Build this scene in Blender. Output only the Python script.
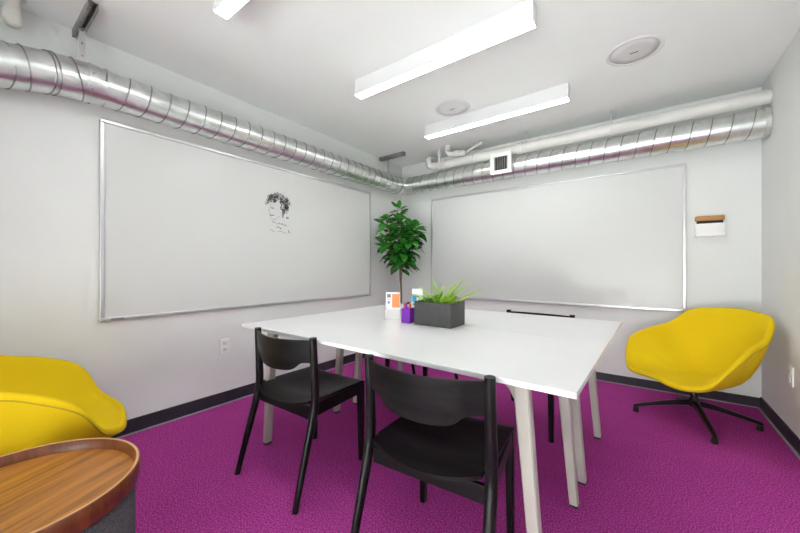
import bpy, bmesh, math, random
from mathutils import Vector, Matrix, Euler
from math import sin, cos, pi, radians, atan2, sqrt

# ------------------------------------------------------------------ clear
for o in list(bpy.data.objects):
    bpy.data.objects.remove(o, do_unlink=True)
scene = bpy.context.scene
C = scene.collection
random.seed(11)

# ------------------------------------------------------------------ camera
cam_d = bpy.data.cameras.new('camera')
cam_d.sensor_width = 36.0
cam_d.lens = 332.0 / 800.0 * 36.0
cam_d.shift_y = 1.5 / 800.0
cam_d.clip_start = 0.02
cam = bpy.data.objects.new('camera', cam_d)
cam.location = (2.655, -3.648, 1.06)
cam.rotation_euler = (radians(90), 0, radians(36.4))
C.objects.link(cam)
scene.camera = cam

# ------------------------------------------------------------------ world, light levels, exposure
world = bpy.data.worlds.new('world')
scene.world = world
world.use_nodes = True
wb = world.node_tree.nodes['Background']
wb.inputs['Color'].default_value = (0.90, 0.96, 1.0, 1)
wb.inputs['Strength'].default_value = 0.9
LAMP_STRENGTH = 18.5          # emission of the strip diffusers

def area_light(name, loc, rot, sx, sy, power, col=(1, 1, 1)):
    l = bpy.data.lights.new(name, 'AREA')
    l.shape = 'RECTANGLE'; l.size = sx; l.size_y = sy; l.energy = power; l.color = col
    o = bpy.data.objects.new(name, l); o.location = loc; o.rotation_euler = rot
    C.objects.link(o)
    return o
# added fill light behind the camera, shining in through the added rear opening
area_light('rear_fill_light', (1.7, -6.1, 0.45), (radians(109), 0, radians(-2)), 4.0, 1.4, 135.0, (0.96, 1.0, 0.98))

scene.view_settings.view_transform = 'Standard'
scene.view_settings.look = 'None'
scene.view_settings.exposure = 0.72
scene.view_settings.gamma = 1.0
scene.view_settings.use_curve_mapping = False

# ------------------------------------------------------------------ materials
def mat(name, col, rough=0.5, metal=0.0, spec=0.5, coat=0.0, emit=None, emit_s=0.0):
    m = bpy.data.materials.new(name); m.use_nodes = True
    b = m.node_tree.nodes['Principled BSDF']
    b.inputs['Base Color'].default_value = (*col, 1)
    b.inputs['Roughness'].default_value = rough
    b.inputs['Metallic'].default_value = metal
    b.inputs['Specular IOR Level'].default_value = spec
    b.inputs['Coat Weight'].default_value = coat
    if emit:
        b.inputs['Emission Color'].default_value = (*emit, 1)
        b.inputs['Emission Strength'].default_value = emit_s
    return m

def noise_mat(name, c1, c2, scale, rough=0.5, metal=0.0, bump=0.0, bscale=None, lo=0.35, hi=0.65,
              spec=0.5, stretch=(1, 1, 1), detail=4.0, bdist=0.002, coat=0.0):
    m = mat(name, c1, rough, metal, spec, coat)
    nt = m.node_tree; b = nt.nodes['Principled BSDF']
    tc = nt.nodes.new('ShaderNodeTexCoord')
    mp = nt.nodes.new('ShaderNodeMapping'); mp.inputs['Scale'].default_value = stretch
    nt.links.new(tc.outputs['Object'], mp.inputs['Vector'])
    n = nt.nodes.new('ShaderNodeTexNoise'); n.inputs['Scale'].default_value = scale
    n.inputs['Detail'].default_value = detail
    nt.links.new(mp.outputs['Vector'], n.inputs['Vector'])
    r = nt.nodes.new('ShaderNodeValToRGB')
    r.color_ramp.elements[0].position = lo; r.color_ramp.elements[0].color = (*c1, 1)
    r.color_ramp.elements[1].position = hi; r.color_ramp.elements[1].color = (*c2, 1)
    nt.links.new(n.outputs['Fac'], r.inputs['Fac'])
    nt.links.new(r.outputs['Color'], b.inputs['Base Color'])
    if bump:
        n2 = nt.nodes.new('ShaderNodeTexNoise'); n2.inputs['Scale'].default_value = bscale or scale
        n2.inputs['Detail'].default_value = 3.0
        nt.links.new(mp.outputs['Vector'], n2.inputs['Vector'])
        bp = nt.nodes.new('ShaderNodeBump'); bp.inputs['Strength'].default_value = bump
        bp.inputs['Distance'].default_value = bdist
        nt.links.new(n2.outputs['Fac'], bp.inputs['Height'])
        nt.links.new(bp.outputs['Normal'], b.inputs['Normal'])
    return m

M = {}
M['wall'] = noise_mat('wall_paint', (0.775, 0.79, 0.77), (0.795, 0.81, 0.79), 3, 0.75, bump=0.15, bscale=160, bdist=0.001)
M['ceiling'] = noise_mat('ceiling_paint', (0.90, 0.925, 0.905), (0.91, 0.935, 0.915), 3, 0.8, bump=0.2, bscale=120, bdist=0.001)
M['base'] = noise_mat('black_vinyl', (0.018, 0.018, 0.025), (0.03, 0.03, 0.04), 8, 0.45)
M['base_edge'] = mat('grey_edge', (0.35, 0.33, 0.38), 0.6)
M['board'] = mat('board_enamel', (0.68, 0.69, 0.67), 0.20, 0, 0.24)
M['alu'] = mat('brushed_aluminium', (0.72, 0.72, 0.73), 0.32, 0.85)
M['alu_white'] = mat('satin_aluminium', (0.62, 0.62, 0.625), 0.32, 0.7)
M['ink'] = mat('black_marker_ink', (0.03, 0.03, 0.035), 0.6)
M['ink_grey'] = mat('faded_marker_ink', (0.25, 0.25, 0.26), 0.6)
M['galv'] = noise_mat('galvanised_steel', (0.62, 0.65, 0.63), (0.84, 0.87, 0.85), 14, 0.30, 1.0, bump=0.16, bscale=9, bdist=0.01,
                      lo=0.3, hi=0.7)
M['galv_seam'] = mat('galvanised_seam', (0.34, 0.35, 0.35), 0.35, 1.0)
M['galv_dark'] = noise_mat('galvanised_strut', (0.28, 0.28, 0.27), (0.42, 0.42, 0.40), 20, 0.45, 0.8)
M['strap'] = noise_mat('strap_steel', (0.62, 0.62, 0.60), (0.72, 0.72, 0.70), 20, 0.4, 0.6)
M['pipe'] = noise_mat('painted_pipe', (0.70, 0.69, 0.655), (0.76, 0.75, 0.715), 5, 0.5)
M['pipe_stain'] = noise_mat('stained_pipe', (0.70, 0.69, 0.63), (0.50, 0.36, 0.19), 7, 0.55, lo=0.52, hi=0.75)
M['white_paint'] = mat('white_powder_coat', (0.80, 0.80, 0.79), 0.4)
M['lamp_body'] = mat('lamp_housing_white', (0.76, 0.76, 0.76), 0.45)
M['diffuser'] = mat('lamp_diffuser', (0.9, 0.9, 0.9), 0.5, emit=(0.995, 1.0, 0.99), emit_s=LAMP_STRENGTH)
M['grille'] = noise_mat('speaker_mesh', (0.66, 0.66, 0.65), (0.74, 0.74, 0.73), 400, 0.6)
M['dark'] = mat('dark_gap', (0.02, 0.02, 0.02), 0.8)
M['logo'] = mat('grey_logo', (0.22, 0.22, 0.22), 0.5)
M['plastic_white'] = mat('white_plastic', (0.88, 0.88, 0.87), 0.35)
M['table_top'] = noise_mat('white_laminate', (0.72, 0.72, 0.715), (0.74, 0.74, 0.735), 4, 0.28, spec=0.5)
M['table_edge'] = mat('laminate_edge', (0.80, 0.78, 0.72), 0.4)
M['leg_cream'] = noise_mat('cream_metal', (0.42, 0.40, 0.35), (0.46, 0.44, 0.385), 6, 0.42)
M['foot_black'] = mat('black_rubber', (0.012, 0.012, 0.012), 0.7)
M['ash'] = noise_mat('black_stained_ash', (0.004, 0.004, 0.004), (0.012, 0.0115, 0.011), 30, 0.38, bump=0.5,
                     bscale=70, stretch=(0.10, 1, 1), bdist=0.002, spec=0.13)
M['ash_leg'] = noise_mat('black_stained_ash_leg', (0.004, 0.004, 0.0038), (0.010, 0.0095, 0.009), 30, 0.34, bump=0.25,
                         bscale=60, stretch=(1, 1, 0.1), bdist=0.001, spec=0.18)
M['yellow'] = noise_mat('yellow_wool', (0.76, 0.525, 0.005), (0.82, 0.575, 0.007), 380, 0.85, bump=0.4, bscale=600,
                        bdist=0.0008, spec=0.2)
M['piping'] = mat('yellow_piping', (0.50, 0.34, 0.004), 0.8)
M['black_metal'] = mat('black_cast_aluminium', (0.012, 0.012, 0.012), 0.28, 0.3)
M['edge_wood'] = mat('pale_edge_wood', (0.62, 0.33, 0.14), 0.4)
M['felt'] = noise_mat('grey_felt', (0.045, 0.048, 0.052), (0.14, 0.145, 0.155), 260, 0.95, bump=0.5, bscale=300, spec=0.1)
M['pot'] = noise_mat('pot_ceramic', (0.60, 0.60, 0.58), (0.66, 0.66, 0.64), 8, 0.5)
M['soil'] = noise_mat('soil', (0.02, 0.013, 0.008), (0.06, 0.04, 0.025), 40, 0.95, bump=0.6, bscale=60)
M['planter'] = noise_mat('anthracite_planter', (0.050, 0.050, 0.050), (0.062, 0.062, 0.062), 30, 0.45)
M['bark'] = noise_mat('bark', (0.16, 0.11, 0.07), (0.30, 0.23, 0.16), 30, 0.8, bump=0.4, bscale=40, stretch=(1, 1, 0.2))
M['leaf'] = noise_mat('ficus_leaf', (0.022, 0.15, 0.018), (0.085, 0.40, 0.055), 7, 0.22, spec=0.6, lo=0.35, hi=0.7)
M['fern'] = noise_mat('fern_leaf', (0.24, 0.50, 0.02), (0.55, 0.78, 0.08), 9, 0.45, lo=0.3, hi=0.6)
M['fern_dark'] = noise_mat('fern_leaf_dark', (0.04, 0.22, 0.02), (0.12, 0.42, 0.05), 12, 0.45)
M['purple'] = mat('purple_plastic', (0.19, 0.022, 0.42), 0.35)
M['purple_dark'] = mat('purple_inside', (0.10, 0.012, 0.24), 0.5)
M['red'] = mat('red_cap', (0.72, 0.03, 0.02), 0.35)
M['blue'] = mat('blue_cap', (0.02, 0.04, 0.45), 0.35)
M['paper'] = mat('white_paper', (0.84, 0.84, 0.84), 0.6)
M['orange'] = mat('orange_print', (0.80, 0.27, 0.08), 0.55)
M['print_grey'] = mat('grey_print', (0.20, 0.20, 0.21), 0.6)
M['cyan'] = mat('cyan_print', (0.01, 0.30, 0.66), 0.5)
M['lid_wood'] = noise_mat('oak_lid', (0.46, 0.23, 0.06), (0.56, 0.30, 0.09), 10, 0.5, stretch=(0.2, 1, 1))
M['glazing'] = mat('added_window_glass', (1, 1, 1), 0.02)
_b = M['glazing'].node_tree.nodes['Principled BSDF']
_b.inputs['Transmission Weight'].default_value = 1.0
_b.inputs['IOR'].default_value = 1.02
M['acrylic'] = mat('frosted_acrylic', (0.70, 0.68, 0.66), 0.25)
M['frame_dark'] = mat('added_window_frame', (0.05, 0.05, 0.05), 0.5)

# magenta carpet: loop pile with mixed pink and purple yarns
def carpet():
    m = mat('magenta_carpet', (0.3, 0.02, 0.25), 0.95, spec=0.1)
    nt = m.node_tree; b = nt.nodes['Principled BSDF']
    tc = nt.nodes.new('ShaderNodeTexCoord')
    n1 = nt.nodes.new('ShaderNodeTexNoise'); n1.inputs['Scale'].default_value = 170; n1.inputs['Detail'].default_value = 6
    n1.inputs['Roughness'].default_value = 0.75
    n2 = nt.nodes.new('ShaderNodeTexNoise'); n2.inputs['Scale'].default_value = 5; n2.inputs['Detail'].default_value = 4
    for n in (n1, n2): nt.links.new(tc.outputs['Object'], n.inputs['Vector'])
    r = nt.nodes.new('ShaderNodeValToRGB')
    e = r.color_ramp.elements
    e[0].position = 0.38; e[0].color = (0.135, 0.008, 0.098, 1)
    e[1].position = 0.62; e[1].color = (0.76, 0.135, 0.53, 1)
    k = e.new(0.5); k.color = (0.40, 0.040, 0.27, 1)
    nt.links.new(n1.outputs['Fac'], r.inputs['Fac'])
    mx = nt.nodes.new('ShaderNodeMix'); mx.data_type = 'RGBA'; mx.blend_type = 'MULTIPLY'
    mx.inputs[0].default_value = 0.35
    r2 = nt.nodes.new('ShaderNodeValToRGB')
    r2.color_ramp.elements[0].position = 0.3; r2.color_ramp.elements[0].color = (0.75, 0.75, 0.78, 1)
    r2.color_ramp.elements[1].position = 0.7; r2.color_ramp.elements[1].color = (1, 1, 1, 1)
    nt.links.new(n2.outputs['Fac'], r2.inputs['Fac'])
    nt.links.new(r.outputs['Color'], mx.inputs[6]); nt.links.new(r2.outputs['Color'], mx.inputs[7])
    nt.links.new(mx.outputs[2], b.inputs['Base Color'])
    bp = nt.nodes.new('ShaderNodeBump'); bp.inputs['Strength'].default_value = 0.08; bp.inputs['Distance'].default_value = 0.003
    nt.links.new(n1.outputs['Fac'], bp.inputs['Height']); nt.links.new(bp.outputs['Normal'], b.inputs['Normal'])
    return m
M['carpet'] = carpet()

# long-grained walnut / zebrano veneer
def veneer(name, cols, scale, rough, ang=0.0):
    m = mat(name, cols[0], rough)
    nt = m.node_tree; b = nt.nodes['Principled BSDF']
    tc = nt.nodes.new('ShaderNodeTexCoord')
    mp = nt.nodes.new('ShaderNodeMapping'); mp.inputs['Scale'].default_value = (0.9, 16, 3)
    nt.links.new(tc.outputs['Object'], mp.inputs['Vector'])
    n = nt.nodes.new('ShaderNodeTexNoise'); n.inputs['Scale'].default_value = scale; n.inputs['Detail'].default_value = 6
    n.inputs['Roughness'].default_value = 0.6; n.inputs['Distortion'].default_value = 0.25
    nt.links.new(mp.outputs['Vector'], n.inputs['Vector'])
    r = nt.nodes.new('ShaderNodeValToRGB'); e = r.color_ramp.elements
    e[0].position = 0.28; e[0].color = (*cols[0], 1)
    e[1].position = 0.72; e[1].color = (*cols[2], 1)
    k = e.new(0.48); k.color = (*cols[1], 1)
    nt.links.new(n.outputs['Fac'], r.inputs['Fac']); nt.links.new(r.outputs['Color'], b.inputs['Base Color'])
    return m
M['veneer'] = veneer('walnut_veneer', [(0.14, 0.045, 0.008), (0.40, 0.150, 0.022), (0.58, 0.26, 0.050)], 2.2, 0.40, radians(34))
M['veneer_rim'] = veneer('walnut_rim', [(0.085, 0.020, 0.005), (0.15, 0.038, 0.009), (0.22, 0.065, 0.016)], 3.0, 0.34)

# ------------------------------------------------------------------ object helpers
def link(name, me, m, parent=None, loc=None, rotz=None, smooth=False, label=None):
    if smooth:
        for p in me.polygons: p.use_smooth = True
    o = bpy.data.objects.new(name, me)
    if m: me.materials.append(m)
    C.objects.link(o)
    if parent is not None: o.parent = parent
    if loc is not None: o.location = loc
    if rotz is not None: o.rotation_euler = (0, 0, rotz)
    if label: o['label'] = label
    return o

def obj(name, bm, m, parent=None, loc=None, rotz=None, smooth=False, label=None, auto=None):
    bmesh.ops.recalc_face_normals(bm, faces=bm.faces[:])
    me = bpy.data.meshes.new(name)
    if auto is not None:
        for f in bm.faces: f.smooth = True
        for e in bm.edges:
            if len(e.link_faces) == 2 and e.calc_face_angle(0) > radians(auto): e.smooth = False
    bm.to_mesh(me); bm.free()
    return link(name, me, m, parent, loc, rotz, smooth, label)

def tag(o, label, cat, group=None):
    o['label'] = label; o['category'] = cat
    if group: o['group'] = group
    return o

def thing(name, label, cat, loc=(0, 0, 0), rotz=0.0, group=None):
    o = bpy.data.objects.new(name, None); C.objects.link(o)
    o.empty_display_size = 0.05
    o.location = loc; o.rotation_euler = (0, 0, rotz)
    return tag(o, label, cat, group)

def struct(name, bm, m, parent=None, **k):
    o = obj(name, bm, m, parent, **k)
    if parent is None: o['kind'] = 'structure'
    return o

def dup(root, loc, rotz, label, group=None):
    r = root.copy(); C.objects.link(r); r.location = loc; r.rotation_euler = (0, 0, rotz); r['label'] = label
    if group: r['group'] = group
    for ch in list(root.children):
        c = ch.copy(); C.objects.link(c); c.parent = r
        for g in ch.children:
            d = g.copy(); C.objects.link(d); d.parent = c
    return r

def box(bm, x0, x1, y0, y1, z0, z1, bev=0.0, seg=2, mtx=None):
    r = bmesh.ops.create_cube(bm, size=1.0)
    vs = r['verts']
    for v in vs:
        v.co = Vector((x0 + (v.co.x + .5) * (x1 - x0), y0 + (v.co.y + .5) * (y1 - y0), z0 + (v.co.z + .5) * (z1 - z0)))
    if bev:
        es = list({e for v in vs for e in v.link_edges})
        rr = bmesh.ops.bevel(bm, geom=es, offset=bev, segments=seg, affect='EDGES', profile=0.5)
        vs = list({v for f in rr['faces'] for v in f.verts} | {v for v in vs if v.is_valid})
    if mtx is not None:
        bmesh.ops.transform(bm, matrix=mtx, verts=[v for v in vs if v.is_valid])
    return vs

def B(*a, **k):
    bm = bmesh.new(); box(bm, *a, **k); return bm

def frame_from(t, up=Vector((0, 0, 1))):
    t = t.normalized()
    if abs(t.dot(up)) > 0.98: up = Vector((1, 0, 0))
    s = t.cross(up).normalized(); u = s.cross(t).normalized()
    return s, u

def tube(bm, pts, rad, n=12, cap=True, sect=None, up=Vector((0, 0, 1))):
    """sweep a circle (or the 2-D outline sect) along pts; rad a number or one per point"""
    pts = [Vector(p) for p in pts]
    rads = rad if isinstance(rad, (list, tuple)) else [rad] * len(pts)
    rings = []
    for i, p in enumerate(pts):
        if i == 0: t = pts[1] - p
        elif i == len(pts) - 1: t = p - pts[i - 1]
        else: t = (pts[i + 1] - p).normalized() + (p - pts[i - 1]).normalized()
        s, u = frame_from(t, up)
        if rings and sect is None:
            # keep the frame from twisting
            t2 = t.normalized(); s = prev_s - t2 * prev_s.dot(t2); s.normalize(); u = s.cross(t2)
        prev_s = s
        ring = []
        if sect is None:
            for k in range(n):
                a = 2 * pi * k / n
                ring.append(bm.verts.new(p + (s * cos(a) + u * sin(a)) * rads[i]))
        else:
            for (a, b_) in sect:
                ring.append(bm.verts.new(p + s * a * rads[i] + u * b_ * rads[i]))
        rings.append(ring)
    m = len(rings[0])
    for i in range(len(rings) - 1):
        for k in range(m):
            bm.faces.new((rings[i][k], rings[i][(k + 1) % m], rings[i + 1][(k + 1) % m], rings[i + 1][k]))
    if cap:
        bm.faces.new(list(reversed(rings[0]))); bm.faces.new(rings[-1])
    return rings

def T(pts, rad, n=12, **k):
    bm = bmesh.new(); tube(bm, pts, rad, n, **k); return bm

def lathe(bm, prof, n=48, centre=(0, 0)):
    """prof: list of (radius, z); closes on the axis where radius is 0"""
    rings = []
    for r, z in prof:
        if r < 1e-6: rings.append([bm.verts.new((centre[0], centre[1], z))])
        else: rings.append([bm.verts.new((centre[0] + r * cos(2 * pi * k / n), centre[1] + r * sin(2 * pi * k / n), z)) for k in range(n)])
    for a, b_ in zip(rings, rings[1:]):
        for k in range(n):
            k2 = (k + 1) % n
            if len(a) == 1 and len(b_) == 1: continue
            if len(a) == 1: bm.faces.new((a[0], b_[k], b_[k2]))
            elif len(b_) == 1: bm.faces.new((a[k], a[k2], b_[0]))
            else: bm.faces.new((a[k], a[k2], b_[k2], b_[k]))

def catmull(pts, n, closed=False):
    P = [Vector(p) for p in pts]; out = []
    m = len(P); segs = m if closed else m - 1
    for i in range(segs):
        if closed: p0, p1, p2, p3 = P[(i - 1) % m], P[i], P[(i + 1) % m], P[(i + 2) % m]
        else: p0, p1, p2, p3 = P[max(i - 1, 0)], P[i], P[i + 1], P[min(i + 2, m - 1)]
        for k in range(n):
            t = k / n
            out.append(0.5 * ((2 * p1) + (p2 - p0) * t + (2 * p0 - 5 * p1 + 4 * p2 - p3) * t * t + (3 * p1 - p0 - 3 * p2 + p3) * t ** 3))
    if not closed: out.append(P[-1].copy())
    return out

def RM(a): return Matrix.Rotation(a, 4, 'Z')

# ------------------------------------------------------------------ the room
W, H, YR = 3.367, 2.432, -4.50
struct('floor', B(-0.1, W + 0.1, YR - 0.1, 0.1, -0.10, 0.0), M['carpet'])
struct('ceiling', B(-0.1, W + 0.1, YR - 0.1, 0.1, H, H + 0.1), M['ceiling'])
struct('wall_left', B(-0.1, 0.0, YR - 0.1, 0.1, 0, H), M['wall'])
struct('wall_back', B(0.0, W, 0.0, 0.1, 0, H), M['wall'])
struct('wall_right', B(W, W + 0.1, YR - 0.1, 0.1, 0, H), M['wall'])
bm = bmesh.new()           # unseen rear wall; its opening is added and sized to admit fill light
box(bm, 0, 1.15, YR - 0.1, YR, 0, H); box(bm, 3.25, W, YR - 0.1, YR, 0, H); box(bm, 1.15, 3.25, YR - 0.1, YR, 2.36, H)
struct('wall_rear', bm, M['wall'])
bm = bmesh.new()
box(bm, 1.15, 3.25, YR - 0.07, YR - 0.03, 0, 0.06); box(bm, 1.15, 3.25, YR - 0.07, YR - 0.03, 2.31, 2.36)
for x in (1.15, 1.84, 2.53, 3.21): box(bm, x, x + 0.04, YR - 0.07, YR - 0.03, 0.06, 2.31)
win = struct('added_window_1', bm, M['frame_dark'])  # added glazing behind the camera, there to let the soft fill in
obj('pane', B(1.19, 3.21, YR - 0.052, YR - 0.046, 0.06, 2.31), M['glazing'], win)

def baseboard(name, x0, x1, y0, y1, nx, ny, h):
    o = struct(name, B(x0, x1, y0, y1, 0, h, bev=0.002), M['base'])
    t = 0.012
    e = B(x0 + (nx * t if nx > 0 else (nx * t if nx < 0 else 0)), x1 + nx * t, y0 + ny * t, y1 + ny * t, 0, 0.006)
    obj('carpet_edge', e, M['base_edge'], o, label='thin grey strip along the foot of the black skirting')
baseboard('baseboard_left', 0, 0.012, YR, -0.012, 1, 0, 0.092)
baseboard('baseboard_back', 0, W, -0.012, 0, 0, -1, 0.075)
baseboard('baseboard_right', W - 0.012, W, YR, -0.012, -1, 0, 0.085)

# ------------------------------------------------------------------ strip lights
def strip_light(y, label):
    t = thing('strip_light', label, 'ceiling light', (1.575, y, H), 0, 'linear ceiling lights')
    L = 0.622
    bm = bmesh.new()
    box(bm, -L, L, -0.033, 0.033, -0.110, -0.001, bev=0.0015)
    obj('housing', bm, M['lamp_body'], t)
    obj('diffuser', B(-L + 0.002, L - 0.002, -0.031, 0.031, -0.114, -0.1102, bev=0.001), M['diffuser'], t)
    for s in (-1, 1):
        obj('end_cap', B(s * L - 0.002 if s > 0 else -L - 0.002, s * L + 0.002 if s > 0 else -L + 0.002, -0.034, 0.034, -0.1135, -0.001), M['lamp_body'], t)
    return t
l0 = strip_light(-2.845, 'long white strip light cut off at the top edge of the view, nearest the camera')
dup(l0, (1.575, -1.86, H), 0, 'long white strip light in the middle of the ceiling, between the other two')
dup(l0, (1.575, -0.905, H), 0, 'long white strip light nearest the back wall and its pipes')

# ------------------------------------------------------------------ ceiling speakers
def speaker(x, y, label):
    t = thing('ceiling_speaker', label, 'speaker', (x, y, H), radians(0), 'round ceiling speakers')
    bm = bmesh.new(); lathe(bm, [(0.129, -0.001), (0.129, -0.006), (0.134, -0.010), (0.146, -0.008), (0.153, -0.001)], 64)
    obj('trim_ring', bm, M['lamp_body'], t, smooth=True)
    bm = bmesh.new(); lathe(bm, [(0.1285, -0.002), (0.1285, -0.006), (0.08, -0.0085), (0, -0.010)], 64)
    obj('grille', bm, M['grille'], t, smooth=True)
    obj('badge', B(-0.022, 0.022, -0.004, 0.004, -0.0125, -0.0095, bev=0.001), M['logo'], t, label='small grey bar in the middle of the grille')
    return t
s0 = speaker(2.60, -1.08, 'round white ceiling speaker toward the right wall, the larger of the two in view')
dup(s0, (1.325, -1.09, H), 0, 'round white ceiling speaker between the two farther strip lights, the smaller in view')

# ------------------------------------------------------------------ spiral ducts
def helix_seam(bm, p0, p1, R, pitch, rr=0.0042, phase=0.0, n=26):
    p0 = Vector(p0); p1 = Vector(p1); L = (p1 - p0).length; t = (p1 - p0).normalized()
    s, u = frame_from(t)
    turns = L / pitch; N = int(turns * n); pts = []
    for i in range(N + 1):
        a = 2 * pi * i / n + phase
        pts.append(p0 + t * (L * i / N) + (s * cos(a) + u * sin(a)) * (R + rr * 0.2))
    tube(bm, pts, rr, 5)

def ring_band(bm, c, t, R, w, h=0.004, n=48):
    c = Vector(c); t = Vector(t).normalized()
    tube(bm, [c - t * w / 2, c - t * w / 2 + t * 0.001, c + t * w / 2 - t * 0.001, c + t * w / 2], [R, R + h, R + h, R], n)

DZ = 2.102; DX = 0.13; DY = -0.180; RD = 0.100
duct = thing('spiral_duct', 'round galvanised spiral duct running along the left wall above the whiteboard', 'duct', (DX, -3.20, DZ - RD))
def to_local(bm, o):
    bmesh.ops.translate(bm, vec=-Vector(o.location), verts=bm.verts); return bm
obj('duct_pipe', to_local(T([(DX, -3.16, DZ), (DX, -2.2, DZ), (DX, -1.2, DZ), (DX, -0.245, DZ)], RD, 56), duct), M['galv'], duct, smooth=False, auto=40)
bm = bmesh.new(); helix_seam(bm, (DX, -3.13, DZ), (DX, -0.26, DZ), RD, 0.105)
obj('spiral_seam', to_local(bm, duct), M['galv_seam'], duct, smooth=True)
# adjustable elbow that dips away toward the camera end
e_pts = catmull([(DX, -3.15, DZ), (DX, -3.24, DZ - 0.004), (DX + 0.005, -3.36, DZ - 0.022), (DX + 0.01, -3.50, DZ - 0.055), (DX + 0.02, -3.68, DZ - 0.11),
                 (DX + 0.02, -3.95, DZ - 0.19)], 5)
obj('duct_elbow', to_local(T(e_pts, RD + 0.003, 56), duct), M['galv'], duct, auto=40)
bm = bmesh.new()
for (y, dz, tilt) in ((-3.235, -.004, .10), (-3.33, -.016, -.35), (-3.352, -.02, -.45), (-3.43, -.037, -.15), (-3.49, -.052, -.42), (-3.56, -.073, -.40), (-3.66, -.10, -.2)):
    c = Vector((DX + 0.006, y, DZ + dz)); t = Vector((tilt * 0.6, 1, 0.25 + tilt * 0.2)).normalized()
    s, u = frame_from(t)
    tube(bm, [c + (s * cos(2 * pi * k / 48) * (RD + .005) + u * sin(2 * pi * k / 48) * (RD + .006)) for k in range(49)], 0.0035, 6, cap=False)
obj('elbow_seam', to_local(bm, duct), M['galv_seam'], duct, smooth=True)
bm = bmesh.new(); ring_band(bm, (DX, -3.175, DZ), (0, 1, 0), RD, 0.05, 0.006)
ring_band(bm, (DX, -3.115, DZ), (0, 1, 0), RD, 0.012, 0.007)
obj('duct_collar', to_local(bm, duct), M['galv'], duct, auto=30)
for a in (0.2, 1.4, 4.6, 5.7):
    c = Vector((DX + cos(a) * (RD + .007), -3.18, DZ + sin(a) * (RD + .007)))
    bm = bmesh.new(); bmesh.ops.create_icosphere(bm, subdivisions=1, radius=0.006, matrix=Matrix.Translation(c))
    obj('screw', to_local(bm, duct), M['galv_dark'], duct)
# corner elbow
pts = []
for k in range(9):
    a = k / 8 * pi / 2
    pts.append((DX + 0.09 - 0.09 * cos(a), -0.27 + 0.09 * sin(a), DZ))
obj('corner_elbow', to_local(T(pts, RD + 0.004, 48), duct), M['galv'], duct, auto=40)
for c, t in (((DX, -0.262, DZ), (0, 1, 0)), ((DX + 0.03, -0.205, DZ), (1, 1, 0)), ((DX + 0.095, DY, DZ), (1, 0, 0))):
    bm = bmesh.new(); ring_band(bm, c, t, RD + 0.003, 0.02, 0.007)
    obj('elbow_band', to_local(bm, duct), M['strap'], duct, auto=30)

duct2 = thing('spiral_duct', 'round galvanised spiral duct running along the back wall under the white pipe', 'duct', (0.25, DY, DZ - RD))
obj('duct_pipe', to_local(T([(0.243, DY, DZ), (1.2, DY, DZ), (2.2, DY, DZ), (W - 0.012, DY, DZ)], RD, 56), duct2), M['galv'], duct2, auto=40)
bm = bmesh.new(); helix_seam(bm, (0.27, DY, DZ), (W - 0.05, DY, DZ), RD, 0.112, phase=1.0)
obj('spiral_seam', to_local(bm, duct2), M['galv_seam'], duct2, smooth=True)
bm = bmesh.new(); ring_band(bm, (W - 0.018, DY, DZ), (1, 0, 0), RD - .001, 0.03, 0.009)
obj('duct_collar', to_local(bm, duct2), M['strap'], duct2, auto=30)

# square supply grille on a stub off the back duct
vg = thing('air_vent', 'square white louvred air vent facing out of the back duct', 'air vent', (1.475, DY - 0.115, 2.128))
bm = bmesh.new(); box(bm, -0.085, 0.085, -0.01, 0.075, -0.085, 0.085, bev=0.002)
obj('vent_box', bm, M['strap'], vg, label='galvanised box joining the vent to the duct')
bm = bmesh.new()
for (a, b_, c, d_) in ((-.108, .108, .068, .108), (-.108, .108, -.108, -.068), (-.108, -.068, -.068, .068), (.068, .108, -.068, .068)):
    box(bm, a, b_, -0.028, -0.0105, c, d_, bev=0.002)
obj('vent_frame', bm, M['white_paint'], vg)
obj('vent_throat', B(-.068, .068, -0.0135, -0.0105, -.068, .068), M['dark'], vg, label='dark opening behind the louvres')
for k in range(7):
    x = -.057 + k * .019
    bm = bmesh.new(); box(bm, -.0015, .0015, -0.006, 0.005, -.068, .068, mtx=Matrix.Translation((x, -.020, 0)) @ RM(radians(35)))
    obj('louvre', bm, M['galv_dark'], vg)

# ------------------------------------------------------------------ duct hangers on the ceiling
def hanger(y, label):
    t = thing('duct_hanger', label, 'bracket', (0.0, y, H), 0, 'ceiling brackets of the left duct')
    bm = bmesh.new()     # C-channel strut, open side down
    box(bm, 0.002, 0.375, -0.021, 0.021, -0.006, -0.001)
    box(bm, 0.002, 0.375, -0.021, -0.017, -0.041, -0.006); box(bm, 0.002, 0.375, 0.017, 0.021, -0.041, -0.006)
    box(bm, 0.002, 0.375, -0.0168, -0.009, -0.041, -0.037); box(bm, 0.002, 0.375, 0.009, 0.0168, -0.041, -0.037)
    obj('strut_channel', bm, M['galv_dark'], t)
    bm = bmesh.new(); box(bm, DX - 0.002, DX + 0.002, -0.014, 0.014, -(H - DZ - RD) + 0.006, -0.0415)
    obj('strap', bm, M['strap'], t)
    obj('bolt', T([(DX, 0, -0.052), (DX, 0, -0.036)], 0.009, 6), M['galv_dark'], t)
    for z in (-.12, -.19): obj('bolt', T([(DX + .002, 0, z), (DX + .006, 0, z)], 0.005, 8), M['galv_dark'], t)
    return t
h0 = hanger(-3.21, 'steel strut bracket with a flat strap holding the duct, nearest the camera at upper left')
dup(h0, (0, -0.465, H), 0, 'steel strut bracket with a flat strap holding the duct, beside the far ceiling corner')

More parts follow.
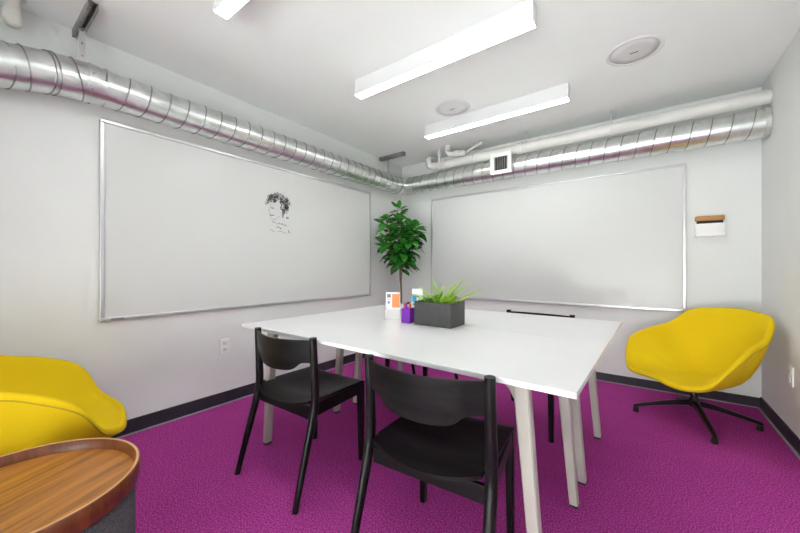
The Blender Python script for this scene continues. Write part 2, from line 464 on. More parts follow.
# ------------------------------------------------------------------ white pipes above the back duct
PY, PZ, PR = -0.225, 2.268, 0.050
pp = thing('water_pipe', 'long cream-painted pipe under the ceiling along the back wall, above the duct', 'pipe', (0.55, PY, PZ - PR))
bm = bmesh.new()
pl = catmull([(0.565, PY, 2.36), (0.565, PY, 2.33), (0.58, PY, 2.29), (0.64, PY, PZ), (0.76, PY, PZ)], 5)
tube(bm, pl, 0.042, 24); tube(bm, [(0.565, PY, 2.36), (0.565, -0.15, 2.385), (0.565, -.002, 2.385)], 0.036, 20); tube(bm, [(0.76, PY, PZ), (W - 0.001, PY, PZ)], PR, 28)
obj('pipe_run', to_local(bm, pp), M['pipe'], pp, auto=40)
for x, r, w in ((0.775, .056, .05), (1.645, .060, .06), (0.65, .050, .03)):
    obj('coupling', to_local(T([(x - w / 2, PY, PZ), (x + w / 2, PY, PZ)], r, 28), pp), M['pipe'], pp, auto=40)
for x in (1.145, 1.70, 2.42):
    bm = bmesh.new()
    tube(bm, [(x + .0, PY + .056 * cos(a), PZ + .056 * sin(a)) for a in [2 * pi * k / 24 for k in range(25)]], 0.006, 6, cap=False)
    tube(bm, [(x, PY, PZ + .056), (x, PY, H - 0.001)], 0.006, 8)
    obj('pipe_clamp', to_local(bm, pp), M['pipe'], pp, smooth=True)
bp_ = thing('valve_pipe', 'short cream-painted branch pipe with elbow and lever valve near the ceiling corner', 'pipe', (0.85, PY - 0.07, 2.33))
bm = bmesh.new()
py2 = PY - 0.10
pl = catmull([(0.87, py2, 2.385), (0.872, py2, 2.365), (0.90, py2, 2.335), (0.94, py2, 2.325), (1.00, py2 + .01, 2.325), (1.07, py2 + .03, 2.318)], 5)
tube(bm, pl, 0.029, 20)
obj('pipe_run', to_local(bm, bp_), M['pipe'], bp_, auto=40)
for p_, q_, r_ in (((0.868, py2, 2.37), (0.868, py2, 2.431), .036), ((0.965, py2 + .005, 2.325), (1.01, py2 + .012, 2.324), .036)):
    obj('coupling', to_local(T([p_, q_], r_, 20), bp_), M['pipe'], bp_, auto=40)
bm = bmesh.new(); tube(bm, [(1.09, PY - .065, 2.322), (1.13, PY - .07, 2.345), (1.26, PY - .07, 2.395)], [.012, .014, .018], 8)
obj('lever', to_local(bm, bp_), M['pipe'], bp_, smooth=True)
bm = bmesh.new(); box(bm, 0.725, 0.75, PY - .060, PY - .054, 2.20, 2.431, bev=0.001)
obj('mounting_strap', to_local(bm, pp), M['pipe'], pp)

# capped stub over the near end of the left duct
st = thing('pipe_stub', 'stained cream pipe stub hanging from the ceiling at the upper left corner', 'pipe', (0.10, -3.462, 2.27))
bm = bmesh.new()
lathe(bm, [(0, 0), (0.018, 0.002), (0.031, 0.012), (0.036, 0.03), (0.036, 0.075), (0.031, 0.08), (0.031, 0.16)], 28)
obj('stub_pipe', bm, M['pipe_stain'], st, auto=50)
bm = bmesh.new(); lathe(bm, [(0.0, 0.155), (0.05, 0.155), (0.05, 0.1612), (0, 0.1612)], 28)
obj('flange', bm, M['pipe'], st, auto=50)

# ------------------------------------------------------------------ whiteboards
def whiteboard(L, Hh, label, loc, rz):
    """local x along the wall, -y into the room, z up; origin lower left on the wall"""
    t = thing('whiteboard', label, 'whiteboard', loc, rz)
    obj('writing_surface', B(0.012, L - 0.012, -0.016, -0.001, 0.012, Hh - 0.012), M['board'], t)
    w = 0.022; dpt = 0.026
    for (a, b_, c, e) in ((0, L, 0, w), (0, L, Hh - w, Hh), (0, w, w, Hh - w), (L - w, L, w, Hh - w)):
        bm = B(a, b_, -dpt, -0.0005, c, e, bev=0.004); obj('frame_rail', bm, M['alu_white'], t)
    return t
wl = whiteboard(2.451, 1.227, 'wide whiteboard on the left wall with a small marker sketch of a head', (0, -3.113, 0.735), radians(90))
wr = whiteboard(2.458, 1.240, 'wide blank whiteboard on the back wall behind the table', (0.473, 0, 0.694), 0)
obj('maker_plate', B(0.05, 0.115, -0.0275, -0.026, 0.005, 0.016), M['ink_grey'], wl, label='tiny grey plate on the lower frame')

# marker sketch: head in profile with curly hair and three lines of scribble
def stroke(bm, pts, w=0.0022):
    pts = [Vector((p[0], -0.0166, p[1])) for p in pts]
    prev = None
    for i, p in enumerate(pts):
        t = (pts[min(i + 1, len(pts) - 1)] - pts[max(i - 1, 0)])
        if t.length < 1e-7: continue
        t.normalize(); s = Vector((t.z, 0, -t.x)) * w / 2
        a = bm.verts.new(p + s); b_ = bm.verts.new(p - s)
        if prev: bm.faces.new((prev[0], prev[1], b_, a))
        prev = (a, b_)
def sk(pts, n=6): return [(p.x, p.z) for p in catmull([(a, 0, b_) for a, b_ in pts], n)]
bm = bmesh.new()
SX, SZ = 3.113 - 1.90, 1.40 - 0.735      # centre x, bottom z on the board
rs = random.Random(4)
def hair_loop(cx, cz, r, w):
    a0 = rs.uniform(0, 6.28); k = rs.uniform(3.5, 7)
    stroke(bm, [(cx + r * (1 - .5 * t / 14) * cos(a0 + k * t / 14), cz + r * .9 * (1 - .4 * t / 14) * sin(a0 + k * t / 14)) for t in range(15)], w)
cxh, czh = SX, SZ + 0.215
for i in range(230):
    a = rs.uniform(radians(-55), radians(190)); rr = rs.uniform(0.35, 1.0)
    x = cxh + 0.122 * rr * cos(a) + .002; z = czh + 0.012 + 0.100 * rr * sin(a)
    if a < 0: x = cxh + 0.098 * rs.uniform(.5, 1.0) * cos(a) + .012
    if x < cxh + 0.005 and z < czh + 0.028 and a > 0 and rr < .85: continue
    hair_loop(x, z, rs.uniform(.006, .017), rs.uniform(.0018, .0042))
stroke(bm, sk([(cxh - .075, czh + .01), (cxh - .088, czh - .02), (cxh - .082, czh - .03), (cxh - .100, czh - .058), (cxh - .084, czh - .066), (cxh - .090, czh - .082),
               (cxh - .078, czh - .09), (cxh - .086, czh - .104), (cxh - .062, czh - .128), (cxh - .03, czh - .12), (cxh + .01, czh - .09)]), .0022)
stroke(bm, sk([(cxh - .078, czh - .026), (cxh - .062, czh - .018), (cxh - .052, czh - .03), (cxh - .07, czh - .034)]), .004)
stroke(bm, sk([(cxh - .088, czh - .088), (cxh - .066, czh - .092), (cxh - .045, czh - .086)]), .006)
stroke(bm, sk([(cxh + .012, czh + .045), (cxh + .028, czh + .01), (cxh + .02, czh - .015), (cxh + .03, czh - .03)]), .009)
stroke(bm, sk([(cxh + .035, czh - .02), (cxh + .045, czh - .06), (cxh + .04, czh - .1)]), .010)
stroke(bm, sk([(cxh + .075, czh - .095), (cxh + .095, czh - .09), (cxh + .10, czh - .1), (cxh + .08, czh - .102)]), .006)
def scribble(x0, x1, z, amp, n, w):
    pts = []
    for i in range(n):
        t = i / (n - 1); pts.append((x0 + (x1 - x0) * t + rs.uniform(-.003, .003), z + (amp if i % 2 else -amp) * rs.uniform(.3, 1) + .006 * sin(t * 5)))
    stroke(bm, sk(pts, 4), w)
scribble(cxh - .065, cxh - .03, czh - .150, .011, 7, .002); scribble(cxh - .02, cxh + .085, czh - .162, .008, 17, .0028)
scribble(cxh - .02, cxh + .03, czh - .195, .008, 9, .0034); scribble(cxh - .085, cxh - .045, czh - .225, .002, 6, .003)
scribble(cxh - .01, cxh + .085, czh - .232, .003, 13, .0026); scribble(cxh + .10, cxh + .112, czh - .222, .010, 4, .004)
obj('marker_sketch', bm, M['ink'], wl, label='small black marker sketch of a curly-haired head in profile over scribbled lines')

# ------------------------------------------------------------------ wall sockets, wall box
def socket(loc, rz, label):
    t = thing('wall_socket', label, 'power outlet', loc, rz, 'wall sockets')
    obj('cover_plate', B(-0.036, 0.036, -0.008, -0.0003, -0.058, 0.058, bev=0.002), M['plastic_white'], t)
    for s in (-1, 1):
        bm = bmesh.new(); box(bm, -0.017, 0.017, -0.0105, -0.008, s * 0.024 - 0.015, s * 0.024 + 0.015, bev=0.003)
        r = obj('receptacle', bm, M['white_paint'], t)
        bm = bmesh.new()
        for x in (-.0065, .0065): box(bm, x - .0013, x + .0013, -0.0111, -0.0104, s * 0.024 - .001, s * 0.024 + 0.009)
        box(bm, -.0022, .0022, -0.0111, -0.0104, s * 0.024 - .010, s * 0.024 - 0.005)
        obj('slots', bm, M['dark'], r)
    return t
k0 = socket((0, -2.369, 0.447), radians(90), 'white double power socket low on the left wall under the whiteboard')
dup(k0, (W, -0.645, 0.41), radians(-90), 'white double power socket low on the right wall beside the yellow chair')

wbx = thing('wall_holder', 'small white wall box with a wooden block on top, right of the back whiteboard', 'marker holder', (3.074, 0, 1.316))
bm = bmesh.new()
box(bm, -0.088, 0.088, -0.062, -0.058, 0, 0.100); box(bm, -0.088, 0.088, -0.0045, -0.0005, 0, 0.104)
box(bm, -0.088, -0.084, -0.058, -0.0045, 0, 0.100); box(bm, 0.084, 0.088, -0.058, -0.0045, 0, 0.100); box(bm, -0.084, 0.084, -0.058, -0.0045, 0, 0.004)
obj('holder_box', bm, M['plastic_white'], wbx)
obj('wooden_block', B(-0.089, 0.086, -0.058, -0.010, 0.1205, 0.162, bev=0.010, seg=3), M['lid_wood'], wbx, label='wooden block with rounded ends')
obj('felt_pad', B(-0.078, 0.076, -0.054, -0.014, 0.086, 0.1200), M['foot_black'], wbx, label='black felt under the wooden block')

# ------------------------------------------------------------------ tables (two identical, pushed together)
TR = radians(-1.28)
tc_ = Vector((1.6186, -1.8775, 0))
TL_, TD = 1.811, 0.748
def table(label, off):
    e2 = Vector((-sin(TR), cos(TR), 0))
    t = thing('meeting_table', label, 'table', tc_ + e2 * off, TR, 'white tables pushed together')
    l, dd = TL_ / 2, TD / 2
    obj('tabletop', B(-l, l, -dd + .0006, dd - .0006, 0.7045, 0.7225, bev=0.002), M['table_top'], t)
    for s in (-1, 1):
        obj('long_rail', B(-l + .17, l - .17, s * (dd - .105) - .012, s * (dd - .105) + .012, 0.676, 0.704), M['leg_cream'], t)
    for sx in (-1, 1):
        obj('cross_rail', B(sx * (l - .185) - .0145, sx * (l - .185) + .0145, -dd + .10, dd - .10, 0.676, 0.704), M['leg_cream'], t)
        for sy in (-1, 1):
            xf, xt = sx * (l - .120), sx * (l - .178)
            y = sy * (dd - .100)
            bm = bmesh.new()
            pts = [(xf, y, 0.012), (xf + (xt - xf) * .82, y, 0.57), (xt, y, 0.64), (xt - sx * .018, y, 0.675), (xt - sx * .075, y, 0.690)]
            pts = [(xf, y, 0.012), (xf + (xt - xf) * .5, y, 0.35), (xt, y, 0.7035)]
            # flat oblong profile, wide face toward the long side
            wv = [0.026, 0.031, 0.037]
            rings = []
            for i, p in enumerate(pts):
                p = Vector(p)
                if i < 3: ax = Vector((1, 0, 0))
                hw = wv[i] * .68; hd = 0.021
                c = []
                for (a, b_) in ((-1, -.7), (-.8, -1), (.8, -1), (1, -.7), (1, .7), (.8, 1), (-.8, 1), (-1, .7)):
                    c.append(bm.verts.new(p + ax * a * hw + Vector((0, 1, 0)) * b_ * hd))
                rings.append(c)
            for a, b_ in zip(rings, rings[1:]):
                for k in range(8): bm.faces.new((a[k], a[(k + 1) % 8], b_[(k + 1) % 8], b_[k]))
            bm.faces.new(rings[0]); bm.faces.new(list(reversed(rings[-1])))
            # curved gusset running from the leg head into the long rail
            g = [Vector((xt - sx * .02, y, .7035)), Vector((xt - sx * .02, y, .635)), Vector((xt - sx * .036, y, .665)), Vector((xt - sx * .062, y, .683)), Vector((xt - sx * .105, y, .690)), Vector((xt - sx * .105, y, .7035))]
            ga = [bm.verts.new(p + Vector((0, -.016, 0))) for p in g]; gb = [bm.verts.new(p + Vector((0, .016, 0))) for p in g]
            bm.faces.new(ga); bm.faces.new(list(reversed(gb)))
            for k in range(6): bm.faces.new((ga[k], gb[k], gb[(k + 1) % 6], ga[(k + 1) % 6]))
            lg = obj('leg', bm, M['leg_cream'], t)
            obj('foot_pad', B(xf - .017, xf + .017, y - .019, y + .019, 0.0, 0.0118, bev=.002), M['foot_black'], lg)
    return t
table('nearer of the two white tables with cream legs, beside the fully visible black chairs', -TD / 2)
table('farther of the two white tables with cream legs, next to the back wall', TD / 2)

# ------------------------------------------------------------------ black ash dining chair
def make_chair(label, loc, rz):
    """origin on the floor under the middle of the back posts; +y is the sitter's forward"""
    t = thing('dining_chair', label, 'chair', loc, rz, 'black wooden chairs round the tables')
    hw = 0.225
    # rear posts
    for s in (-1, 1):
        pts = catmull([(s * .236, -.118, 0), (s * .233, -.082, .13), (s * .230, -.045, .26), (s * .228, -.010, .385), (s * .226, .000, .45), (s * .225, -.002, .56), (s * .2245, -.010, .738)], 6)
        rad = [0.0135 + 0.0060 * min(1, p.z / .40) - (0.0025 * max(0, (p.z - .5) / .24)) for p in pts]
        bm = bmesh.new(); tube(bm, pts, rad, 20)
        for v in bm.verts: pass
        obj('rear_leg', bm, M['ash_leg'], t, auto=50)
    for s in (-1, 1):
        bm = bmesh.new()
        sec = [(-1, -.8), (-.8, -1), (.8, -1), (1, -.8), (1, .8), (.8, 1), (-.8, 1), (-1, .8)]
        tube(bm, [(s * .194, .352, 0), (s * .192, .350, .25), (s * .191, .349, .425)], [.0125, .015, .0165], sect=sec, up=Vector((0, 1, 0)))
        obj('front_leg', bm, M['ash_leg'], t)
    # rails under the seat
    def rail(p, q, z0, z1, th):
        p, q = Vector(p), Vector(q); dv = q - p; a = atan2(dv.y, dv.x); L = dv.length
        bm = B(0, L, -th / 2, th / 2, z0, z1, bev=.003)
        bmesh.ops.transform(bm, matrix=Matrix.Translation(p) @ RM(a), verts=bm.verts)
        return bm
    for s in (-1, 1):
        obj('side_rail', rail((s * .222, .016, 0), (s * .196, .334, 0), .372, .427, .018), M['ash'], t)
    obj('front_rail', rail((-.176, .350, 0), (.176, .350, 0), .376, .424, .018), M['ash'], t)
    obj('back_rail', rail((-.208, .0, 0), (.208, .0, 0), .350, .408, .018), M['ash'], t)
    # dished seat
    bm = bmesh.new(); N, K = 28, 24; top = []; bot = []
    for j in range(K + 1):
        v = j / K; rt, rb = [], []
        for i in range(N + 1):
            u = i / N * 2 - 1
            wd = (.213 - .0 * v) - .004 * v
            # between the posts the seat is notched narrower
            if v < .10: wd = .200
            x = u * wd
            yb = -.018 - .042 * (1 - u * u)
            yf = .372 - .010 * u * u
            y = yb + (yf - yb) * v
            dish = (1 - u ** 2) ** 1.2 * (0.024 * (sin(pi * min(1, (1 - v) * .80 + .12)) ** 1.4)) + .020 * (1 - abs(u) ** 2.5) * max(0, (1 - v * 4)) ** 1.5
            z = .440 - dish + (0.002 * u * u) - .007 * max(0, (v - .9) * 10) ** 2
            rt.append(bm.verts.new((x, y, z))); rb.append(bm.verts.new((x, y, z - .0125)))
        top.append(rt); bot.append(rb)
    for j in range(K):
        for i in range(N):
            bm.faces.new((top[j][i], top[j][i + 1], top[j + 1][i + 1], top[j + 1][i]))
            bm.faces.new((bot[j][i], bot[j + 1][i], bot[j + 1][i + 1], bot[j][i + 1]))
    for j in range(K):
        bm.faces.new((top[j][0], top[j + 1][0], bot[j + 1][0], bot[j][0])); bm.faces.new((top[j][N], bot[j][N], bot[j + 1][N], top[j + 1][N]))
    for i in range(N):
        bm.faces.new((top[0][i], bot[0][i], bot[0][i + 1], top[0][i + 1])); bm.faces.new((top[K][i], top[K][i + 1], bot[K][i + 1], bot[K][i]))
    obj('seat', bm, M['ash'], t, auto=45)
    # curved back panel with a shouldered lower edge
    bm = bmesh.new(); N, K = 48, 8; fr = []; bk = []
    for i in range(N + 1):
        u = i / N * 2 - 1; au = abs(u)
        x = u * .217
        yc = -.004 - .058 * (1 - u * u)
        zt = .727 - .004 * (1 - u * u)
        f_ = 0.5 * (1 - math.tanh((au - .66) / .10))
        g_ = 0.5 * (1 + math.tanh((au - .86) / .07))
        zb = .620 - .048 * f_ * (1 - .25 * (au / .66) ** 2 if au < .66 else .75) - 0.0 * g_
        cf, cb = [], []
        for j in range(K + 1):
            v = j / K; z = zb + (zt - zb) * v; lean = -.012 * ((z - .60) / .14)
            cf.append(bm.verts.new((x, yc + lean + .0055, z))); cb.append(bm.verts.new((x, yc + lean - .0065, z)))
        fr.append(cf); bk.append(cb)
    for i in range(N):
        for j in range(K):
            bm.faces.new((fr[i][j], fr[i][j + 1], fr[i + 1][j + 1], fr[i + 1][j])); bm.faces.new((bk[i][j], bk[i + 1][j], bk[i + 1][j + 1], bk[i][j + 1]))
        bm.faces.new((fr[i][K], bk[i][K], bk[i + 1][K], fr[i + 1][K])); bm.faces.new((fr[i][0], fr[i + 1][0], bk[i + 1][0], bk[i][0]))
    for i in (0, N):
        for j in range(K): bm.faces.new((fr[i][j], bk[i][j], bk[i][j + 1], fr[i][j + 1]))
    obj('backrest', bm, M['ash'], t, auto=45)
    return t
GR = 'black wooden chairs round the tables'
c0 = make_chair('black wooden chair left of centre, all its legs in view, at the near table', (1.200, -2.648, 0), radians(0.8))
dup(c0, (2.062, -2.706, 0), radians(4.0), 'black wooden chair nearest the camera, its legs cut off by the bottom edge', GR)
dup(c0, (2.030, -1.105, 0), radians(180 - 4.5), 'black wooden chair across the table, its top rail showing above the far edge', GR)
dup(c0, (1.085, -1.085, 0), radians(180 - 1.0), 'black wooden chair across the table, mostly hidden behind the planter and pen cup', GR)

# ------------------------------------------------------------------ yellow lounge chairs
RIM = [(0, .334, .332), (.182, .320, .318), (.304, .250, .367), (.360, .179, .508), (.336, .053, .578), (.304, -.095, .625),
       (.250, -.207, .727), (.148, -.282, .755), (0, -.303, .765)]
def make_lounge(label, loc, rz, star, off=(0, 0)):
    t = thing('lounge_chair', label, 'lounge chair', loc, rz, 'yellow swivel lounge chairs')
    half = RIM
    loop = [Vector(p) for p in half] + [Vector((-p[0], p[1], p[2])) for p in reversed(half[1:-1])]
    rim = catmull(loop, 6, closed=True); n = len(rim)
    cen = Vector((0, .0, 0)); zc, zb = .345, .262
    bm = bmesh.new(); rings = []
    S_in = [0.0, .10, .22, .34, .46, .57, .67, .76, .84, .91, .96, 1.0]
    def inner(p, s):
        back = max(0, min(1, (p.z - .40) / .30))
        q = 1.9 + 1.1 * back
        z = zc + .012 * s * (1 - s) * 0 + (p.z - zc) * s ** q - .020 * (1 - s ** 2) * 1
        # front edge stays a gentle roll
        return Vector((cen.x + (p.x - cen.x) * s, cen.y + (p.y - cen.y) * s, z))
    c_top = bm.verts.new(inner(rim[0], 0))
    for s in S_in[1:]: rings.append([bm.verts.new(inner(p, s)) for p in rim])
    # rounded padded lip then the outside of the shell
    def out_n(i):
        p = rim[i]; a = rim[(i - 1) % n]; b_ = rim[(i + 1) % n]; tt = (b_ - a); tt.z = 0
        nn = Vector((-tt.y, tt.x, 0)).normalized()
        if nn.dot(Vector((p.x, p.y, 0))) < 0: nn = -nn
        return nn
    for (o, dz) in ((.007, .006), (.016, .008), (.025, .003), (.029, -.009), (.026, -.022)):
        rings.append([bm.verts.new(rim[i] + out_n(i) * o + Vector((0, 0, dz))) for i in range(n)])
    for s in (.93, .84, .73, .61, .48, .34, .22, .12, .04):
        ring = []
        for i in range(n):
            p = rim[i] + out_n(i) * .024; z0 = p.z - .028
            back = max(0, min(1, (p.z - .40) / .30)); q = 2.0 + .7 * back
            sh_ = s ** .62; ring.append(bm.verts.new(Vector((p.x * sh_, p.y * sh_, zb + (z0 - zb) * s ** q))))
        rings.append(ring)
    c_bot = bm.verts.new((0, 0, zb))
    for i in range(n): bm.faces.new((c_top, rings[0][i], rings[0][(i + 1) % n]))
    for a, b_ in zip(rings, rings[1:]):
        for i in range(n): bm.faces.new((a[i], a[(i + 1) % n], b_[(i + 1) % n], b_[i]))
    for i in range(n): bm.faces.new((c_bot, rings[-1][(i + 1) % n], rings[-1][i]))
    sh = obj('seat_shell', bm, M['yellow'], t, smooth=True)
    bm = bmesh.new()
    tube(bm, [rim[i % n] + out_n(i % n) * .0275 + Vector((0, 0, -.020)) for i in range(n + 1)], .0035, 6, cap=False)
    obj('piping', bm, M['piping'], sh, smooth=True, label='raised seam under the rim')
    ov = Matrix.Rotation(-rz, 3, 'Z') @ Vector((off[0], off[1], 0))
    # column and swivel plate
    bm = bmesh.new(); lathe(bm, [(0, .10), (.030, .10), (.034, .105), (.030, .15), (.022, .16), (.022, .245), (.045, .250), (.05, .262), (0, .27)], 32, (ov.x, ov.y))
    obj('column', bm, M['black_metal'], t, auto=40)
    for k in range(4):
        a = star + k * pi / 2 - rz
        dv = Vector((cos(a), sin(a), 0)); bm = bmesh.new()
        sec = [(-1, -.7), (-.6, -1), (.6, -1), (1, -.7), (.9, .7), (.5, 1), (-.5, 1), (-.9, .7)]
        tube(bm, [ov + q_ for q_ in [dv * .022 + Vector((0, 0, .122)), dv * .12 + Vector((0, 0, .106)), dv * .25 + Vector((0, 0, .072)), dv * .335 + Vector((0, 0, .047)), dv * .350 + Vector((0, 0, .040))]],
             [.019, .0165, .013, .0115, .008], sect=sec)
        arm = obj('base_arm', bm, M['black_metal'], t, auto=40)
        bm = bmesh.new(); lathe(bm, [(0, 0.0), (.017, 0.0), (.019, .006), (.016, .026), (.010, .036), (0, .038)], 16, (ov.x + dv.x * .335, ov.y + dv.y * .335))
        obj('glide', bm, M['foot_black'], arm, auto=40)
    return t
make_lounge('yellow upholstered swivel lounge chair in the right corner, beside the back whiteboard', (2.955, -0.556, 0), radians(132.5), radians(11), (-.024, -.016))
make_lounge('yellow upholstered lounge chair behind the round wooden table at the left edge', (0.419, -3.464, 0), radians(-10.4), radians(20))

# ------------------------------------------------------------------ round tray table
TX, TY, TH = 1.180, -3.538, 0.42
rt = thing('side_table', 'round walnut tray table on a grey felt drum at the lower left', 'side table', (TX, TY, 0))
R0 = 0.290
bm = bmesh.new()
lathe(bm, [(R0 - .016, TH - .034), (R0 - .011, TH - .002), (R0 - .008, TH), (R0 - .003, TH), (R0, TH - .003), (R0 + .001, TH - .030), (R0 - .002, TH - .060), (R0 - .016, TH - .060), (R0 - .016, TH - .034)], 96)
obj('tray_rim', bm, M['veneer_rim'], rt, auto=50)
bm = bmesh.new(); lathe(bm, [(R0 - .0105, TH + .0001), (R0 - .0095, TH + .0016), (R0 - .0035, TH + .0016), (R0 - .002, TH + .0001), (R0 - .0105, TH + .0001)], 96)
obj('rim_edge', bm, M['edge_wood'], rt, smooth=True, label='pale top edge of the tray rim')
bm = bmesh.new(); lathe(bm, [(0, TH - .034), (R0 - .0165, TH - .034), (R0 - .0165, TH - .0595), (0, TH - .0595)], 96)
obj('tray_top', bm, M['veneer'], rt, auto=50, rotz=radians(114.7))
bm = bmesh.new(); lathe(bm, [(0, TH - .061), (R0 - .020, TH - .061), (R0 - .013, TH - .068), (R0 - .013, .012), (R0 - .018, .002), (0, .002)], 96)
obj('drum_base', bm, M['felt'], rt, auto=50, label='drum base covered in dark grey felt')

# ------------------------------------------------------------------ planter with fern on the table
TZ = 0.7230
def leaf_strip(bm, base, dirv, up, L, Wd, seg=4, droop=0.3, fold=0.15, shape=None):
    """pointed folded leaf"""
    dirv = dirv.normalized(); s = dirv.cross(up)
    if s.length < 1e-4: s = Vector((1, 0, 0))
    s.normalize(); u = s.cross(dirv).normalized()
    rows = []
    for i in range(seg + 1):
        t = i / seg
        w = Wd / 2 * (shape(t) if shape else sin(pi * (t ** .8) * .97 + .05))
        c = base + dirv * L * t - Vector((0, 0, 1)) * droop * L * t * t
        rows.append((bm.verts.new(c - s * w + u * fold * w), bm.verts.new(c), bm.verts.new(c + s * w + u * fold * w)))
    for a, b_ in zip(rows, rows[1:]):
        bm.faces.new((a[0], a[1], b_[1], b_[0])); bm.faces.new((a[1], a[2], b_[2], b_[1]))

pf = thing('potted_fern', 'bright green fern in a dark grey rectangular planter on the white tables', 'plant', (1.668, -1.912, TZ), radians(-0.5))
PXh, PYh, PHh = .122, .087, .138
bm = bmesh.new(); th = .006
box(bm, -PXh, PXh, -PYh, -PYh + th, 0, PHh); box(bm, -PXh, PXh, PYh - th, PYh, 0, PHh)
box(bm, -PXh, -PXh + th, -PYh + th, PYh - th, 0, PHh); box(bm, PXh - th, PXh, -PYh + th, PYh - th, 0, PHh); box(bm, -PXh + th, PXh - th, -PYh + th, PYh - th, 0, .006)
obj('planter_box', bm, M['planter'], pf)
obj('soil', B(-PXh + th, PXh - th, -PYh + th, PYh - th, PHh - .04, PHh - .018), M['soil'], pf)
rf = random.Random(7)
def frond(bm, base, az, elev, L, droop, lw):
    d0 = Vector((cos(az) * cos(elev), sin(az) * cos(elev), sin(elev)))
    n = 20; pts = []
    for i in range(n + 1):
        t = i / n; pts.append(base + d0 * L * t - Vector((0, 0, 1)) * droop * L * t * t)
    tube(bm, pts, [.0016 * (1 - .7 * i / n) for i in range(n + 1)], 4)
    side = d0.cross(Vector((0, 0, 1))).normalized()
    for i in range(2, n + 1):
        t = i / n; w = lw * sin(pi * min(1, (t * .92 + .06)) ** .75) * 1.0
        td = (pts[i] - pts[i - 1]).normalized()
        for s in (-1, 1):
            leaf_strip(bm, pts[i], side * s + td * .55 + Vector((0, 0, .1)), Vector((0, 0, 1)), w, .0115, 3, .15, .2)
bm = bmesh.new()
Z0 = PHh - .02
specs = [(.03, .0, radians(18), radians(37), .25, .22, .034), (.07, .03, radians(5), radians(30), .24, .28, .032), (.05, -.03, radians(-5), radians(42), .20, .35, .032),
         (.02, .03, radians(40), radians(52), .22, .30, .034), (-.01, .0, radians(150), radians(62), .19, .28, .032), (.0, -.03, radians(-60), radians(55), .15, .45, .030),
         (.05, 0, radians(80), radians(60), .17, .35, .030), (-.05, .02, radians(165), radians(40), .20, .40, .028), (-.06, -.02, radians(195), radians(32), .17, .50, .028),
         (.08, -.02, radians(-20), radians(25), .22, .35, .028), (-.02, .05, radians(110), radians(48), .18, .4, .03), (.02, -.05, radians(-100), radians(48), .13, .6, .028),
         (.09, .05, radians(35), radians(35), .21, .35, .03), (-.03, -.04, radians(-130), radians(45), .14, .6, .027), (.06, -.05, radians(-50), radians(40), .14, .55, .028)]
for x, y, az, el, L, dr, lw in specs: frond(bm, Vector((x, y, Z0)), az, el + radians(7), L * 1.05, dr * .6, lw * 1.25)
for k in range(22):
    frond(bm, Vector((rf.uniform(-.03, .10), rf.uniform(-.06, .06), Z0)), rf.uniform(-pi, pi), radians(rf.uniform(40, 78)), rf.uniform(.08, .14), .4, .026)
obj('fronds', bm, M['fern'], pf)
bm = bmesh.new()
for k in range(150):
    b0 = Vector((rf.uniform(-.112, .02), rf.uniform(-.075, .075), Z0 + rf.uniform(0.0, .045)))
    az = rf.uniform(-pi, pi); el = radians(rf.uniform(-10, 60))
    leaf_strip(bm, b0, Vector((cos(az) * cos(el), sin(az) * cos(el), sin(el))), Vector((0, 0, 1)), rf.uniform(.022, .038), rf.uniform(.014, .022), 4, .3, .2)
obj('small_leaves', bm, M['fern_dark'], pf, label='darker small round leaves at the left end of the planter')

# ------------------------------------------------------------------ pen cup and pens
cup = thing('pen_cup', 'square purple pen cup beside the grey planter', 'pen cup', (1.477, -1.964, TZ), radians(2))
bm = bmesh.new(); a, b_, hh = .031, .027, .090
box(bm, -a, a, -a, -b_, 0, hh, bev=.0015); box(bm, -a, a, b_, a, 0, hh, bev=.0015); box(bm, -a, -b_, -b_, b_, 0, hh, bev=.0015); box(bm, b_, a, -b_, b_, 0, hh, bev=.0015); box(bm, -b_, b_, -b_, b_, 0, .005)
obj('cup_wall', bm, M['purple'], cup)
def marker(x, y, dx, dy, capm, bodym, label):
    """stands in the cup: body down inside, cap showing above the rim"""
    t = thing('marker_pen', label, 'pen', (cup.location.x + x, cup.location.y + y, TZ + .0056), 0, 'marker pens in the purple cup')
    p0 = Vector((0, 0, 0.001)); dv = Vector((dx, dy, .115)); 
    bm = T([p0, p0 + dv * .68], .0062, 14); obj('pen_body', bm, bodym, t, auto=40)
    bm = T([p0 + dv * .681, p0 + dv * .70, p0 + dv * .98, p0 + dv], [.0066, .0072, .0068, .004], 14); obj('pen_cap', bm, capm, t, auto=40)
marker(-.012, -.012, -.006, -.002, M['red'], M['paper'], 'red-capped marker leaning to the left side of the purple cup')
marker(-.004, -.016, .000, -.001, M['blue'], M['paper'], 'blue-capped marker in the purple cup, right of the left red cap')
marker(.014, -.010, .004, .001, M['red'], M['paper'], 'red-capped marker at the right side of the purple cup')
marker(.006, .012, .000, .004, M['paper'], M['paper'], 'white-capped marker at the back of the purple cup')

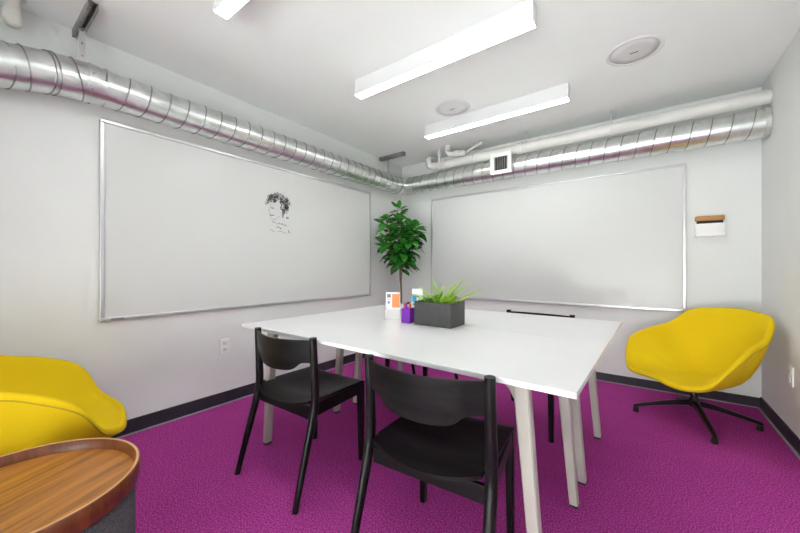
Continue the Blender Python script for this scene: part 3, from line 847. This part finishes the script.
# ------------------------------------------------------------------ card holders
def card_holder(loc, rz, label, w, h, prints):
    t = thing('card_holder', label, 'card holder', loc, rz)
    bm = bmesh.new()
    box(bm, -w / 2, w / 2, .000, .002, 0, h * .62); box(bm, -w / 2, w / 2, -.028, -.026, 0, h * .36); box(bm, -w / 2, w / 2, -.026, .0, 0, .003)
    box(bm, -w / 2, -w / 2 + .002, -.026, .0, .003, h * .36); box(bm, w / 2 - .002, w / 2, -.026, .0, .003, h * .36)
    obj('holder', bm, M['acrylic'], t, label='translucent grey holder')
    c = obj('card', B(-w / 2 + .004, w / 2 - .004, -.0055, -.0012, .004, h), M['paper'], t)
    for (x0, x1, z0, z1, m) in prints:
        obj('print', B(x0, x1, -.0062, -.0056, z0, z1, bev=0.0), m, c)
    return t
card_holder((1.308, -1.898, TZ), radians(25), 'white card with an orange panel in a clear holder, left of the purple cup', .104, .176,
            [(-.006, .046, .075, .166, M['orange']), (-.040, -.014, .140, .164, M['print_grey']), (-.036, -.022, .100, .118, M['print_grey']),
             (-.040, -.014, .128, .132, M['print_grey'])])
card_holder((1.424, -1.782, TZ), radians(36), 'white card with a blue panel in a clear holder, standing behind the fern', .080, .198,
            [(-.033, -.006, .110, .160, M['cyan']), (-.030, .030, .088, .100, M['print_grey'])])

# ------------------------------------------------------------------ rubber plant in the corner
fx, fy = .315, -.47
pt = thing('potted_tree', 'tall leafy green rubber plant standing in the far corner behind the tables', 'plant', (fx, fy, 0))
bm = bmesh.new(); lathe(bm, [(0, .0), (.095, .0), (.105, .01), (.14, .25), (.145, .27), (.135, .27), (.128, .235), (0, .235)], 40)
obj('pot', bm, M['pot'], pt, auto=40)
bm = bmesh.new(); lathe(bm, [(0, .244), (.08, .246), (.126, .238)], 32); obj('soil', bm, M['soil'], pt)
rl = random.Random(21)
bm = bmesh.new(); stems = []
trunks = [[(0, 0, .23), (.01, 0, .6), (.0, .01, .95), (-.03, .0, 1.15), (-.10, -.06, 1.40), (-.14, -.08, 1.62)],
          [(.005, .005, .80), (.02, 0, .98), (.07, .0, 1.16), (.12, .02, 1.34), (.17, .0, 1.50)],
          [(.0, .0, .90), (.0, -.01, 1.1), (.01, .0, 1.35), (-.01, .02, 1.60), (-.05, .01, 1.76)],
          [(.06, .0, 1.13), (.12, -.06, 1.25), (.20, -.06, 1.38), (.24, -.04, 1.50)],
          [(-.03, .0, 1.15), (-.08, -.10, 1.27), (-.10, -.16, 1.36)],
          [(.01, 0, 1.3), (.06, -.08, 1.45), (.09, -.12, 1.58)]]
for k, tr in enumerate(trunks):
    pts = catmull(tr, 6); r0 = .013 if k == 0 else .0085
    tube(bm, pts, [r0 * (1 - .55 * i / len(pts)) for i in range(len(pts))], 8)
    stems.append(pts)
tr_o = obj('trunk', bm, M['bark'], pt, smooth=True)
bm = bmesh.new()
def fleaf(base, az, el, L):
    d0 = Vector((cos(az) * cos(el), sin(az) * cos(el), sin(el)))
    pet = base + d0 * .03
    tube(bm, [base, pet], .0018, 4)
    leaf_strip(bm, pet, d0, Vector((rl.uniform(-.3, .3), rl.uniform(-.3, .3), 1)), L, L * .60, 7, rl.uniform(.15, .5), .18,
               shape=lambda t: max(.02, sin(pi * min(1, t * .93 + .05)) ** .75 * (1 - .12 * t)))
for pts in stems:
    m = len(pts)
    for i, p in enumerate(pts):
        if p.z < 1.06: continue
        for q in range(4 if i < m - 1 else 7):
            az = i * 2.4 + q * 2.09 + rl.uniform(-.5, .5); el = radians(rl.uniform(-25, 45) if i < m - 1 else rl.uniform(10, 75))
            L = rl.uniform(.11, .165) * (0.75 if p.z > 1.68 else 1)
            tip = p + Vector((cos(az), sin(az), 0)) * (L + .03)
            if fx + tip.x < 0.03 or fy + tip.y > -0.03: az += pi
            fleaf(p + Vector((rl.uniform(-.02, .02), rl.uniform(-.02, .02), rl.uniform(-.01, .01))), az, el, L)
obj('foliage', bm, M['leaf'], pt, smooth=True)
